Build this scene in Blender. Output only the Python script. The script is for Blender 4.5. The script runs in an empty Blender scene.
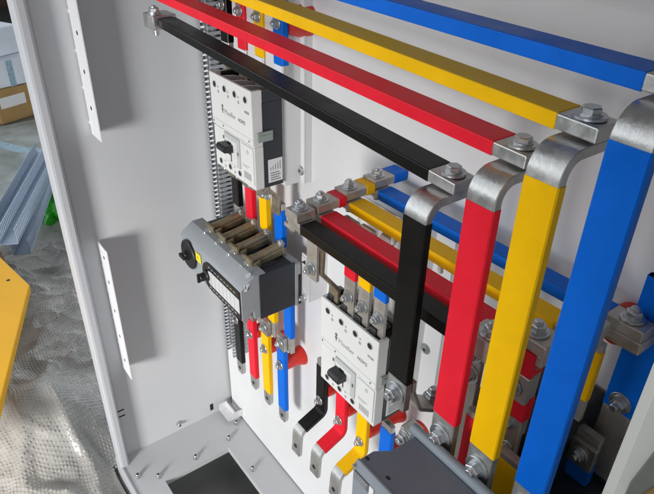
import bpy, bmesh, math, random
from mathutils import Vector, Matrix
random.seed(7)
C = bpy.context.scene.collection
H = 1.48                      # height of the measuring origin (the camera) above the workshop floor
PI = math.pi

# ------------------------------------------------------------------ materials
def mat(name, col, rough=.5, metal=0.0, noise=0.0, nscale=30, bump=0.0, bscale=200, spec=.5, stretch=None, rvar=0.0, coat=0.0, alpha=1.0, trans=0.0):
    m = bpy.data.materials.new(name); m.use_nodes = True
    n = m.node_tree.nodes; l = m.node_tree.links
    b = n['Principled BSDF']
    b.inputs['Base Color'].default_value = (*col, 1); b.inputs['Roughness'].default_value = rough
    b.inputs['Metallic'].default_value = metal; b.inputs['Specular IOR Level'].default_value = spec
    b.inputs['Coat Weight'].default_value = coat
    b.inputs['Alpha'].default_value = alpha; b.inputs['Transmission Weight'].default_value = trans
    tc = n.new('ShaderNodeTexCoord'); mp = n.new('ShaderNodeMapping'); l.new(tc.outputs['Object'], mp.inputs['Vector'])
    if stretch: mp.inputs['Scale'].default_value = stretch
    if noise or rvar:
        t = n.new('ShaderNodeTexNoise'); t.inputs['Scale'].default_value = nscale; t.inputs['Detail'].default_value = 6; t.inputs['Roughness'].default_value = .65
        l.new(mp.outputs['Vector'], t.inputs['Vector'])
        if noise:
            r = n.new('ShaderNodeMapRange'); r.inputs['From Min'].default_value = .3; r.inputs['From Max'].default_value = .7
            r.inputs['To Min'].default_value = 1-noise; r.inputs['To Max'].default_value = 1+noise*.4
            l.new(t.outputs['Fac'], r.inputs['Value'])
            mx = n.new('ShaderNodeVectorMath'); mx.operation = 'SCALE'; mx.inputs[0].default_value = col
            l.new(r.outputs['Result'], mx.inputs['Scale']); l.new(mx.outputs['Vector'], b.inputs['Base Color'])
        if rvar:
            r2 = n.new('ShaderNodeMapRange'); r2.inputs['From Min'].default_value = .3; r2.inputs['From Max'].default_value = .7
            r2.inputs['To Min'].default_value = max(.03, rough-rvar); r2.inputs['To Max'].default_value = min(1, rough+rvar)
            l.new(t.outputs['Fac'], r2.inputs['Value']); l.new(r2.outputs['Result'], b.inputs['Roughness'])
    if bump:
        t2 = n.new('ShaderNodeTexNoise'); t2.inputs['Scale'].default_value = bscale; t2.inputs['Detail'].default_value = 3
        l.new(mp.outputs['Vector'], t2.inputs['Vector'])
        bp = n.new('ShaderNodeBump'); bp.inputs['Strength'].default_value = bump; bp.inputs['Distance'].default_value = .002
        l.new(t2.outputs['Fac'], bp.inputs['Height']); l.new(bp.outputs['Normal'], b.inputs['Normal'])
    return m

M = dict(
 paint   = mat('cabinet_grey_paint', (.56,.57,.585), .42, noise=.03, nscale=6, bump=.05, bscale=900, rvar=.08),
 paint_lt= mat('pale_flange_paint', (.47,.48,.505), .42, noise=.03, nscale=6, bump=.05, bscale=900),
 panel   = mat('white_panel_paint', (.715,.72,.725), .5, noise=.05, nscale=7, rvar=.1, bump=.06, bscale=800),
 zinc    = mat('zinc_bracket', (.78,.78,.80), .4, .35, noise=.08, nscale=40),
 red     = mat('red_sleeve', (.84,.014,.034), .42, spec=.18, noise=.13, nscale=16, bump=.32, bscale=26, rvar=.12),
 yellow  = mat('yellow_sleeve', (.97,.535,.0004), .44, spec=.14, noise=.11, nscale=16, bump=.32, bscale=26, rvar=.12),
 blue    = mat('blue_sleeve', (.0003,.145,.70), .42, spec=.16, noise=.15, nscale=16, bump=.32, bscale=26, rvar=.12),
 black   = mat('black_sleeve', (.006,.0055,.005), .34, spec=.22, noise=.3, nscale=30, bump=.10, bscale=60, rvar=.08),
 tin     = mat('tinned_copper', (.57,.56,.54), .36, .85, noise=.28, nscale=55, bump=.15, bscale=260, rvar=.14, stretch=(1,1,.6)),
 tinold  = mat('brown_tinned_copper', (.36,.30,.22), .42, .7, noise=.35, nscale=60, bump=.15, bscale=260, rvar=.14),
 tindull = mat('dull_tinned_copper', (.52,.49,.45), .45, .65, noise=.25, nscale=50, bump=.2, bscale=220, rvar=.12),
 brass   = mat('weathered_brass', (.37,.31,.205), .42, .7, noise=.3, nscale=70, bump=.1, rvar=.12),
 steel   = mat('galvanised_steel', (.56,.58,.59), .36, .9, noise=.2, nscale=140, rvar=.1),
 bwhite  = mat('breaker_white_plastic', (.70,.70,.68), .48, noise=.03, nscale=25, bump=.04, bscale=900),
 bgrey   = mat('breaker_grey_plastic', (.50,.51,.50), .5, noise=.04),
 bpart   = mat('breaker_terminal_grey', (.42,.42,.41), .5, noise=.06),
 dark    = mat('anthracite_plastic', (.022,.026,.034), .45, noise=.12, nscale=40, bump=.08, bscale=700),
 blackp  = mat('black_plastic', (.012,.012,.013), .38, noise=.1),
 hole    = mat('recess_shade', (.015,.014,.014), .8),  # near-black colour standing in for the shade inside holes, slots and wells
 swgrey  = mat('switch_grey_plastic', (.31,.33,.345), .5, noise=.05, bump=.05, bscale=700),
 swface  = mat('switch_pale_face', (.58,.59,.60), .42, noise=.03, bump=.03, bscale=700),
 contact = mat('slate_grey_plastic', (.155,.175,.21), .55, noise=.08, nscale=30, bump=.1, bscale=900),
 contlt  = mat('light_slate_plastic', (.25,.27,.30), .5, noise=.05, bump=.06, bscale=700),
 ridge   = mat('ridge_grey_plastic', (.25,.29,.32), .4, noise=.05),
 duct    = mat('grey_duct_plastic', (.34,.36,.39), .5, noise=.05),
 ductin  = mat('duct_shade_grey', (.12,.125,.13), .5, noise=.2),  # dark tone standing in for shade inside the slotted duct
 ductb   = mat('blue_grey_duct_plastic', (.33,.41,.52), .42, noise=.1, nscale=15),
 insul   = mat('red_insulator_resin', (.62,.03,.02), .4, noise=.08, nscale=20),
 white   = mat('white_bracket_paint', (.82,.82,.84), .4, noise=.02),
 lab     = mat('label_white', (.78,.78,.78), .5),
 ink     = mat('ink_grey', (.13,.13,.13), .6),
 inkl    = mat('ink_pale', (.34,.34,.34), .6),
 inkw    = mat('ink_light', (.42,.44,.48), .6),
 yel_lab = mat('yellow_label', (.80,.66,.03), .5),
 latch   = mat('green_grey_latch', (.30,.34,.31), .4, noise=.1),
 floor   = mat('workshop_concrete', (.20,.205,.19), .55, noise=.35, nscale=3, bump=.2, bscale=40),
 card    = mat('cardboard', (.42,.26,.10), .8, noise=.15, nscale=14),
 cardd   = mat('brown_board', (.16,.10,.06), .8, noise=.25, nscale=14),
 yplate  = mat('yellow_powder_coat', (.88,.45,.02), .55, spec=.2, noise=.06, nscale=8, bump=.04, bscale=800),
 foam    = mat('white_wrapping', (.74,.79,.86), .6, noise=.12, nscale=9, bump=.4, bscale=14),
 green   = mat('green_film', (.03,.55,.02), .3, noise=.35, nscale=20, bump=.5, bscale=30),
 strap   = mat('pale_blue_strap', (.35,.52,.62), .5, noise=.45, nscale=60),
 darkfab = mat('dark_green_fabric', (.03,.035,.03), .8, noise=.3),
 darkred = mat('dark_red_brown', (.06,.015,.012), .6, noise=.3),
 bluec   = mat('blue_crate_plastic', (.13,.17,.28), .5, noise=.2),
 cream   = mat('cream_frame_paint', (.62,.61,.55), .45, noise=.03, nscale=5, bump=.05, bscale=800),
 gasket  = mat('grey_gasket_rubber', (.16,.16,.14), .65, noise=.1),
 orange  = mat('orange_plastic', (.75,.28,.03), .5, noise=.2),
)

# ------------------------------------------------------------------ mesh helpers
def link(name, bm, m, parent=None, smooth=True):
    me = bpy.data.meshes.new(name); bm.normal_update(); bm.to_mesh(me); bm.free()
    mats = m if isinstance(m, (list, tuple)) else [m]
    for q in mats: me.materials.append(M[q] if isinstance(q, str) else q)
    if smooth:
        for p in me.polygons: p.use_smooth = True
        try: me.set_sharp_from_angle(angle=math.radians(17))
        except Exception: pass
    o = bpy.data.objects.new(name, me); C.objects.link(o)
    if parent: o.parent = parent
    return o
def empty(name, loc=(0,0,0), rot=(0,0,0)):
    o = bpy.data.objects.new(name, None); C.objects.link(o); o.location = loc; o.rotation_euler = rot
    o.empty_display_size = .02
    return o
def tag(o, label, cat, group=None, kind=None):
    if label: o['label'] = label
    if cat: o['category'] = cat
    if group: o['group'] = group
    if kind: o['kind'] = kind
    return o
def W(x, y, z): return Vector((x, y, z+H))
def box(bm, a, b, bev=0.0, mi=0, seg=2):
    x0,x1 = sorted((a[0],b[0])); y0,y1 = sorted((a[1],b[1])); z0,z1 = sorted((a[2],b[2]))
    vs = [bm.verts.new(p) for p in ((x0,y0,z0),(x1,y0,z0),(x1,y1,z0),(x0,y1,z0),(x0,y0,z1),(x1,y0,z1),(x1,y1,z1),(x0,y1,z1))]
    fs = [bm.faces.new([vs[i] for i in f]) for f in ((0,3,2,1),(4,5,6,7),(0,1,5,4),(1,2,6,5),(2,3,7,6),(3,0,4,7))]
    for f in fs: f.material_index = mi
    if bev:
        es = {e for f in fs for e in f.edges}
        r = bmesh.ops.bevel(bm, geom=list(es), offset=bev, segments=seg, affect='EDGES', profile=.5)
        for f in r['faces']: f.material_index = mi
    return vs
def frame_of(axis):
    a = Vector(axis).normalized()
    t = Vector((0,0,1)) if abs(a.z) < .9 else Vector((1,0,0))
    u = t.cross(a).normalized(); v = a.cross(u)
    return a, u, v
def cyl(bm, p, axis, r0, r1, h, n=24, mi=0, ph=0.0, bev=0.0):
    if n > 6: n = max(n,24)
    a,u,v = frame_of(axis); p = Vector(p)
    prof = [(r0,0),(r1,h)] if not bev else [(r0,0),(r1,h-bev),(r1-bev,h)]
    rings = [[bm.verts.new(p + a*z + (u*math.cos(2*PI*k/n+ph)+v*math.sin(2*PI*k/n+ph))*r) for k in range(n)] for r,z in prof]
    fs = [bm.faces.new(list(reversed(rings[0]))), bm.faces.new(rings[-1])]
    for A,B in zip(rings, rings[1:]):
        for k in range(n): fs.append(bm.faces.new((A[k],A[(k+1)%n],B[(k+1)%n],B[k])))
    for f in fs: f.material_index = mi
def lathe(bm, p, axis, prof, n=32, mi=0):
    n = max(n,24)
    a,u,v = frame_of(axis); p = Vector(p)
    rings = [[bm.verts.new(p + a*z + (u*math.cos(2*PI*k/n)+v*math.sin(2*PI*k/n))*r) for k in range(n)] for r,z in prof]
    fs = [bm.faces.new(list(reversed(rings[0]))), bm.faces.new(rings[-1])]
    for A,B in zip(rings, rings[1:]):
        for k in range(n): fs.append(bm.faces.new((A[k],A[(k+1)%n],B[(k+1)%n],B[k])))
    for f in fs: f.material_index = mi
def prism(bm, poly, vec, bev=0.0, mi=0):
    """closed polygon (3-D points) extruded by vec"""
    vec = Vector(vec)
    A = [bm.verts.new(Vector(p)) for p in poly]; B = [bm.verts.new(Vector(p)+vec) for p in poly]
    n = len(poly); fs = [bm.faces.new(A), bm.faces.new(list(reversed(B)))]
    for k in range(n): fs.append(bm.faces.new((A[k],B[k],B[(k+1)%n],A[(k+1)%n])))
    bmesh.ops.recalc_face_normals(bm, faces=fs)
    for f in fs: f.material_index = mi
    if bev:
        es = {e for f in fs for e in f.edges if e.calc_face_angle(0) > .5}
        r = bmesh.ops.bevel(bm, geom=list(es), offset=bev, segments=2, affect='EDGES', profile=.5)
        for f in r['faces']: f.material_index = mi
def fillet(path, r, seg=10):
    P = [Vector(p) for p in path]; out = [P[0]]
    rs = r if isinstance(r, (list,tuple)) else [r]*len(P)
    for i in range(1, len(P)-1):
        d0 = (P[i-1]-P[i]).normalized(); d1 = (P[i+1]-P[i]).normalized()
        ang = d0.angle(d1)
        t = rs[i]/math.tan(ang/2); t = min(t, (P[i-1]-P[i]).length*.49, (P[i+1]-P[i]).length*.49); rr = t*math.tan(ang/2)
        c = P[i] + (d0+d1).normalized()*(rr/math.sin(ang/2))
        a = P[i]+d0*t - c; b = P[i]+d1*t - c
        tot = a.angle(b)
        for k in range(seg+1):
            f = k/seg
            out.append(c + (a*math.sin((1-f)*tot)+b*math.sin(f*tot))/max(math.sin(tot),1e-6))
    out.append(P[-1]); return out
def ribbon(bm, path, x0, x1, t, mi=0, bev=.0008, x_end=None, roundend=0):
    """flat bar of width x0..x1 following a path of (y,z) points, thickness t; x_end=(x0',x1') lets the far end move sideways"""
    P = [Vector((p[0],p[1])) for p in path]; n = len(P)
    L = [0]
    for a,b in zip(P,P[1:]): L.append(L[-1]+(b-a).length)
    rings = []
    for i,p in enumerate(P):
        d = (P[min(i+1,n-1)]-P[max(i-1,0)]).normalized(); nr = Vector((-d.y, d.x))
        f = L[i]/L[-1]; f = f*f*(3-2*f)
        a0, a1 = (x0,x1) if not x_end else (x0+(x_end[0]-x0)*f, x1+(x_end[1]-x1)*f)
        b = bev
        q = [(a0+b,t/2),(a1-b,t/2),(a1,t/2-b),(a1,-t/2+b),(a1-b,-t/2),(a0+b,-t/2),(a0,-t/2+b),(a0,t/2-b)]
        rings.append([bm.verts.new((xx, p.x+nr.x*o, p.y+nr.y*o)) for xx,o in q])
    fs = [bm.faces.new(rings[0]), bm.faces.new(list(reversed(rings[-1])))]
    for A,B in zip(rings,rings[1:]):
        for k in range(8): fs.append(bm.faces.new((A[k],B[k],B[(k+1)%8],A[(k+1)%8])))
    bmesh.ops.recalc_face_normals(bm, faces=fs)
    for f in fs: f.material_index = mi
def Wp(path): return [(y, z+H) for y,z in path]
def new(): return bmesh.new()

def bolt(parent, p, axis, af=.0085, hh=.0065, wr=.0125, stud=.0025, m='steel', spin=None, sp=.0019):
    """hexagon head on a spring and a flat washer, with the thread end standing out"""
    a = Vector(axis).normalized(); p = Vector(p)
    b = new(); ph = random.uniform(0, 1) if spin is None else spin
    cyl(b, p+a*(.0022+sp), a, af, af, hh, 6, ph=ph, bev=.0009)
    if stud: cyl(b, p+a*(.002+sp+hh), a, af*.56, af*.56, stud, 14, bev=.0008)
    o = link('bolt', b, m, parent)
    w = new(); lathe(w, p+a*.0003, a, [(wr,0),(wr,.0017),(wr-.0004,.0021),(af*1.15,.0021),(af*1.15,.0021+sp)], 28)
    link('washer', w, m, o)
    return o

def text_obj(body, size, parent, loc, rot, m, extrude=.0002, name='lettering', align='LEFT'):
    cu = bpy.data.curves.new(name, 'FONT'); cu.body = body; cu.size = size; cu.extrude = extrude; cu.align_x = align
    t = bpy.data.objects.new(name, cu); C.objects.link(t)
    dg = bpy.context.evaluated_depsgraph_get(); dg.update()
    me = bpy.data.meshes.new_from_object(t.evaluated_get(dg)); bpy.data.objects.remove(t); bpy.data.curves.remove(cu)
    me.materials.clear(); me.materials.append(M[m])
    o = bpy.data.objects.new(name, me); C.objects.link(o); o.parent = parent
    o.location = loc; o.rotation_euler = rot
    return o

# ------------------------------------------------------------------ camera
R = [[0.59544114,0.43214344,-0.67727535],[0.80316429,-0.29981731,0.51481715],[0.01941598,-0.85050669,-0.52560574]]
cam = bpy.data.cameras.new('camera'); co = bpy.data.objects.new('camera', cam); C.objects.link(co)
mw = Matrix(((R[0][0],-R[0][1],-R[0][2],0),(R[1][0],-R[1][1],-R[1][2],0),(R[2][0],-R[2][1],-R[2][2],H),(0,0,0,1)))
co.matrix_world = mw
cam.sensor_width = 36; cam.lens = 616.39/654*36; cam.clip_start = .01; cam.clip_end = 200
bpy.context.scene.camera = co

# ------------------------------------------------------------------ setting
PY = .58           # front of the mounting panel
FX, FZ = -1.22, -1.38
b = new(); 
for f in (((-30,-30,0),(30,-30,0),(30,30,0),(-30,30,0)),): b.faces.new([b.verts.new(p) for p in f])
tag(link('workshop_floor', b, 'floor', smooth=False), None, None, kind='structure')

# ------------------------------------------------------------------ cabinet
cab = tag(empty('electrical_cabinet', W(FX, .4, -1.48)), 'open light grey sheet steel cabinet holding the busbars and breakers on its white back plate', 'cabinet')
def cpart(name, fn, m, parent=None, smooth=True):
    b = new(); fn(b); bmesh.ops.translate(b, verts=b.verts, vec=(-FX, -.4, 1.48-H+0.0+H-1.48+0))
    bmesh.ops.translate(b, verts=b.verts, vec=(0,0,1.48))
    o = link(name, b, m, parent or cab, smooth); return o
# all coordinates below are measured from the camera; cpart moves them into the cabinet's own frame
TOPZ = .012  # height of the unseen cabinet top, set low to shade the upper panel
cpart('side_panel', lambda b: box(b, (FX-.002,.262,FZ-.03),(FX,.66,TOPZ)), 'paint')
def flange(b):
    # front frame profile: rounded outer corner, front face, return lip
    pr = [(FX-.012,.262),(FX-.012,.238),(FX-.009,.2315),(FX-.002,.229),(FX+.030,.229),(FX+.034,.2315),(FX+.0355,.236),(FX+.0355,.247),(FX+.032,.2515),(FX,.2525),(FX,.262)]
    prism(b, [(x,y,FZ-.03) for x,y in pr], (0,0,TOPZ-FZ+.03))
cpart('front_flange', flange, 'paint_lt')
def baseplate(b):
    x0,x1,y0,y1,z = FX,-.05,.236,.66,FZ
    hx0,hx1,hy0,hy1 = -1.083,-.42,.308,.495
    for (a0,a1,c0,c1) in ((x0,x1,y0,hy0),(x0,x1,hy1,y1),(x0,hx0,hy0,hy1),(hx1,x1,hy0,hy1)):
        box(b, (a0,c0,z-.002),(a1,c1,z))
    box(b,(hx0-.002,hy0,z-.018),(hx0,hy1,z-.002)); box(b,(hx0,hy1,z-.018),(hx1,hy1+.002,z-.002))
cpart('base_plate', baseplate, 'paint', smooth=False)
cpart('base_flange', lambda b: box(b, (FX-.012,.2285,FZ-.088),(-.05,.2355,FZ+.003),.002), 'paint_lt')
for fx_,fy_ in ((-1.19,.27),(-1.19,.61),(-.12,.27),(-.12,.61)):
    cpart('foot', lambda b: box(b,(fx_-.03,fy_-.03,FZ-.0985),(fx_+.03,fy_+.03,FZ-.0022),.004), 'blackp')
cpart('mounting_panel', lambda b: box(b, (-1.212,PY,FZ+.004),(.30,PY+.0025,TOPZ),.0006), 'panel')
cpart('back_panel', lambda b: box(b, (FX,.66,FZ-.03),(.5,.662,TOPZ)), 'paint')
cpart('top_panel', lambda b: box(b, (FX-.012,.229,TOPZ),(.30,.662,TOPZ+.002)), 'paint')
# perforated flat brackets standing off the side wall
def bracket(y, z0, z1, e, holes):
    def f(b):
        box(b,(FX+.0045,y,z0),(FX+e,y+.002,z1))
        for z in holes: box(b,(FX+.0005,y-.0005,z-.040),(FX+.0047,y+.0025,z-.034))
    o = cpart('wall_bracket', f, 'white', smooth=False)
    def g(b):
        for z in holes: cyl(b,(FX+e*.55,y+.0003,z),(0,-1,0),.0042,.0042,.0005,16)
    cpart('bracket_hole', g, 'hole', o)
bracket(.326, -.466, .008, .058, [-.405,-.335,-.265,-.195,-.13])
bracket(.294, -1.075, -.706, .058, [-1.03,-.955,-.88,-.80,-.735])
# weld nuts, bent corner clip
def nut(x,y,z,ax):
    def f(b):
        lathe(b,(x,y,z),ax,[(.0075,0),(.0075,.002),(.0055,.003),(.0052,.011),(.0045,.012),(.0030,.012),(.0030,.004)],16)
    o = cpart('rivet_nut', f, 'steel')
    cpart('nut_bore', lambda b: cyl(b,(x,y,z),ax,.0029,.0029,.0113,12), 'hole', o)
for x,y in ((-1.103,.406),(-1.108,.511),(-1.104,.299),(-1.136,.255),(-.98,.512),(-1.145,.556)): nut(x,y,FZ,(0,0,1))
nut(FX,.412,-1.352,(1,0,0))
def clip(b):
    box(b,(-1.205,.556,-1.362),(-1.150,.5585,-1.340)); box(b,(-1.150,.548,-1.360),(-1.1475,.5795,-1.338))
    box(b,(-1.205,.534,-1.364),(-1.2025,.5585,-1.338)); box(b,(-1.2025,.535,-1.3645),(-1.152,.5555,-1.3625))
cpart('corner_clip', clip, 'zinc', smooth=False)
cpart('wall_slot', lambda b: box(b,(FX-.001,.512,-1.364),(FX+.0006,.522,-1.340)), 'hole')
for i,z in enumerate((-1.215,-1.235)):
    cpart('wall_slot', lambda b: box(b,(FX-.001,.250+.002*i,z),(FX+.0006,.275,z+.004)), 'hole')
cpart('rust_mark', lambda b: prism(b,[(FX-.0125,.243,-1.19),(FX-.0125,.252,-1.19),(FX-.0125,.254,-1.215),(FX-.0125,.241,-1.222)],(-.002,0,0)), 'card')
cpart('rust_mark', lambda b: prism(b,[(FX-.0125,.243,-1.262),(FX-.0125,.250,-1.262),(FX-.0125,.252,-1.285),(FX-.0125,.242,-1.285)],(-.002,0,0)), 'card')
# right front frame, close to the camera
def rframe(b):
    pr = [(-.0768,.255),(-.079,.249),(-.0768,.2425),(-.071,.240),(-.030,.240),(-.022,.244),(-.02,.252),(-.02,.66),(-.023,.66),(-.023,.262),(-.070,.262)]
    prism(b, [(x,y,FZ-.09) for x,y in pr], (0,0,TOPZ-FZ+.09))
cpart('door_frame', rframe, 'cream')
def gask(b):
    pts = [(-.046,-.10),(-.046,-.196),(-.052,-.232),(-.060,-.256),(-.0655,-.262),(-.0655,-.250),(-.060,-.215),(-.0575,-.185),(-.0575,-.10)]
    prism(b, [(x,.240,z) for x,z in pts], (0,-.004,0), .001)
cpart('gasket', gask, 'gasket')
cpart('brown_patch', lambda b: prism(b,[(x,.2398,z) for x,z in ((-.046,-.205),(-.054,-.222),(-.061,-.246),(-.058,-.262),(-.046,-.268))],(0,-.0006,0)), 'card')  # plain brown patch on the frame face
# unseen slab added right of the camera to shade the cabinet's right side
cpart('unseen_light_blocker', lambda b: (box(b,(.030,-.50,FZ-.03),(.050,.236,TOPZ),.003), box(b,(.012,-.50,FZ-.03),(.030,-.480,TOPZ),.002)), 'paint')

# ------------------------------------------------------------------ slotted wiring duct on the panel edge
def duct_mesh(b, L, w, h, pitch, tooth, t=.0018, lip=True):
    """U-shaped comb duct along +z, open to -y, back on y=0"""
    box(b,(-w/2,-t,0),(w/2,0,L))
    for s in (-1,1):
        xx = s*w/2
        box(b,(xx-t/2,-h*.22,0),(xx+t/2,-t,L))
        n = int(L/pitch)
        for k in range(n):
            z = k*pitch+pitch*.5
            box(b,(xx-t/2,-h,z-tooth/2),(xx+t/2,-h*.22,z+tooth/2))
            box(b,(xx-s*.004,-h,z-tooth/2),(xx-s*t/2,-h+t,z+tooth/2))
b = new(); duct_mesh(b, 1.082, .036, .046, .0105, .0062)
o = link('cable_duct', b, 'duct', smooth=False); o.location = W(-1.104, PY, -1.075)
q = new(); 
for i,(xx,yy) in enumerate(((-.011,-.012),(.000,-.010),(.011,-.013),(-.006,-.023),(.006,-.024),(-.012,-.030),(.012,-.031))): cyl(q,(xx,yy,.003+.004*i),(0,0,1),.0062,.0062,1.05,24)
link('duct_shade_rods', q, 'ductin', o)  # rods added to imitate the shade between the duct teeth
tag(o, 'grey slotted cable duct running up the left edge of the white mounting panel', 'cable duct')

# ------------------------------------------------------------------ busbars
COL = {'n':'black','r':'red','y':'yellow','b':'blue'}
CN = {'n':'black','r':'red','y':'yellow','b':'blue'}
def bar_between(b, p0, p1, w, t, bev, ext0=0, ext1=0):
    """bar whose front-bottom edge runs p0->p1; depth w in +y, height t in +z"""
    p0 = Vector(p0); p1 = Vector(p1); d = (p1-p0).normalized()
    p0 = p0 - d*ext0; p1 = p1 + d*ext1
    vs = []
    for p in (p0,p1):
        vs += [b.verts.new(p+Vector(q)) for q in ((0,0,0),(0,w,0),(0,w,t),(0,0,t))]
    fs = [b.faces.new([vs[i] for i in f]) for f in ((0,1,2,3),(7,6,5,4),(0,4,5,1),(1,5,6,2),(2,6,7,3),(3,7,4,0))]
    bmesh.ops.recalc_face_normals(b, faces=fs)
    if bev: bmesh.ops.bevel(b, geom=list({e for f in fs for e in f.edges}), offset=bev, segments=2, affect='EDGES', profile=.5)
YU = .386; WU = .030; TU = .0128
upper = {  # left end, tape end at the right, bar end  (front-bottom edge)
 'n': ((-.955,YU,-.2190),(-.357,YU,-.2470),.0325),
 'r': ((-.975,YU,-.1785),(-.291,YU,-.1975),.0325),
 'y': ((-.975,YU,-.1350),(-.2405,YU,-.1590),.0330),
 'b': ((-.975,YU,-.1015),(-.1865,YU,-.1170),.0330)}
ulab = {'n':'black sleeved horizontal busbar, lowest of the four long ones across the top','r':'red sleeved long horizontal busbar between the long black one and the long yellow one',
        'y':'yellow sleeved long horizontal busbar across the top between the red and the blue','b':'blue sleeved long horizontal busbar, uppermost, along the top right'}
for k,(p0,p1,e) in upper.items():
    o = tag(empty('horizontal_busbar', W(*p0)), ulab[k], 'busbar', 'long horizontal busbars across the top')
    p0 = Vector(p0); p1 = Vector(p1); off = W(*p0)
    q1 = p1-p0
    b = new(); bar_between(b,(0,.0006,.0006),q1+Vector((0,.0006,.0006)),WU-.0012,TU-.0012,.0012,ext0=.0, ext1=e); link('bare_bar', b, 'tin', o)
    b = new(); bar_between(b,(0,0,0),q1,WU,TU,.0012); link('sleeve', b, COL[k], o)
    d = q1.normalized()
    bolt(o, q1+d*.0165+Vector((0,WU*.5,TU-.0006)), (0,0,1), .0074,.0048,.0122,0, sp=.0012)
# left end lug of the black bar
lug = tag(empty('busbar_lug', W(-.975,.386,-.215)), 'bare metal lug with a bolt at the left end of the long black busbar', 'lug')
b = new(); box(b,(-.024,-.006,-.010),(.0165,.034,.012),.002); link('lug_block', b, 'tin', lug)
bolt(lug,(0,.004,.0118),(0,0,1),.008,.006,.0105,.003); 
b = new(); cyl(b,(0,.004,-.010),(0,0,-1),.0048,.0044,.010,14); link('bolt_thread', b, 'steel', lug)

# uprights
YV = .3635; TV = .0100; WV = .030
ux = {'n':-.3575,'r':-.2885,'y':-.2395,'b':-.1855}
ztab = {'n':-.2485,'r':-.1990,'y':-.1605,'b':-.1185}
vlab = {'n':'black sleeved upright busbar just right of the lower white breaker','r':'red sleeved upright busbar in front, between the black and the yellow uprights',
        'y':'yellow sleeved upright busbar in front, between the red and the blue uprights','b':'blue sleeved wide upright busbar at the right front'}
for k,x in ux.items():
    zt = ztab[k]-TV/2-.0004; stop = {'n':.0175,'r':.0225,'y':.0205,'b':.0175}[k]
    o = tag(empty('upright_busbar', W(x,YV,-.56)), vlab[k], 'busbar', 'upright busbars in front')
    inv = Vector((0,0,0))-W(x,YV,-.56)
    zb = -.506 if k=='n' else -.535
    path = fillet([(YV,zb),(YV,zt),(YV+.054,zt)], .0175, 14)
    b = new(); ribbon(b, Wp(path), x+.0005, x+WV-.0005, TV-.001); bmesh.ops.translate(b, verts=b.verts, vec=inv); link('bare_bar', b, 'tin', o)
    b = new(); ribbon(b, Wp([(YV,-.4665),(YV,-.40),(YV,zt-stop-.002),(YV+.0001,zt-stop)]), x, x+WV, TV, bev=.0012); bmesh.ops.translate(b, verts=b.verts, vec=inv); link('sleeve', b, COL[k], o)
    bolt(o, W(x+WV/2,YV-TV/2+.0005,-.4865 if k=='n' else -.491)+inv, (0,-1,0), .0085,.006,.0135,.004)

# lower horizontal set
low = {'n':(.389,-.288),'r':(.4225,-.262),'y':(.470,-.245),'b':(.520,-.222)}
WL = .0255; TL = .0140; ZL = -.4080; XL = -.571
llab = {'n':'black sleeved short horizontal busbar over the lower breaker, foremost of its four','r':'red sleeved short horizontal busbar over the lower breaker behind the black one',
        'y':'yellow sleeved short horizontal busbar over the lower breaker behind the red one','b':'blue sleeved short horizontal busbar over the lower breaker, rearmost against the panel'}
tabz = {'n':.0,'r':.003,'y':.008,'b':.0125}
for k,(y,xr) in low.items():
    z = ZL+tabz[k]
    o = tag(empty('short_busbar', W(XL,y,z), (0,-.022,0)), llab[k], 'busbar', 'short horizontal busbars over the lower breaker')
    b = new(); box(b,(-.029,.0006,.0006),(xr-XL+.040,WL-.0006,TL-.0006),.0012); link('bare_bar', b, 'tindull', o)
    b = new(); box(b,(0,0,0),(xr-XL,WL,TL),.0012); link('sleeve', b, COL[k], o)
    # riser tab on the left end, running back and sleeved behind
    b = new(); ribbon(b, [(-.0015,TL+.0068),(.020,TL+.0068),({'n':.0268,'r':.044,'y':.0455,'b':.0565}[k],TL+.0068)], -.0310,-.0030,.0130,bev=.0014); link('riser_tab', b, 'tindull', o)
    if k != 'n':
        b = new(); L = {'r':.0455,'y':.0475,'b':.0575}[k]
        ribbon(b, [({'r':.0335,'y':.0335,'b':.034}[k],TL+.0068),(.040,TL+.0068),(L,TL+.0068)], -.0317,-.0023,.0142,bev=.0012); link('riser_sleeve', b, COL[k], o)
    bolt(o,(-.017,WL*.5,TL+.0131),(0,0,1),.0070,.0052,.0108,.003)
    b = new(); cyl(b,(-.017,WL*.5,.0006),(0,0,-1),.0042,.0038,.010,14); link('bolt_thread', b, 'steel', o)
    # right hand end: second plate on top with a bolt
    if k == 'b':
        b = new(); box(b,(xr-XL+.002,-.0006,-.0135),(xr-XL+.0415,.0290,.0009),.0014); link('end_plate', b, 'tindull', o)
    else:
        b = new(); box(b,(xr-XL+.002,-.0006,TL-.0009),(xr-XL+.0415,.0290,TL+.0130),.0014); link('end_plate', b, 'tindull', o)
    bolt(o,(xr-XL+.021,.013,TL+(.0 if k=='b' else .0131)),(0,0,1),.0080,.0060,.0120,.004)
    for q in (.083,.121,.166):
        if k in 'ry':
            b = new(); cyl(b,(q+(.0 if k=='y' else .02),.008,.0006),(0,0,-1),.0036,.0034,.014,12); link('bolt_thread', b, 'bwhite', o)

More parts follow.
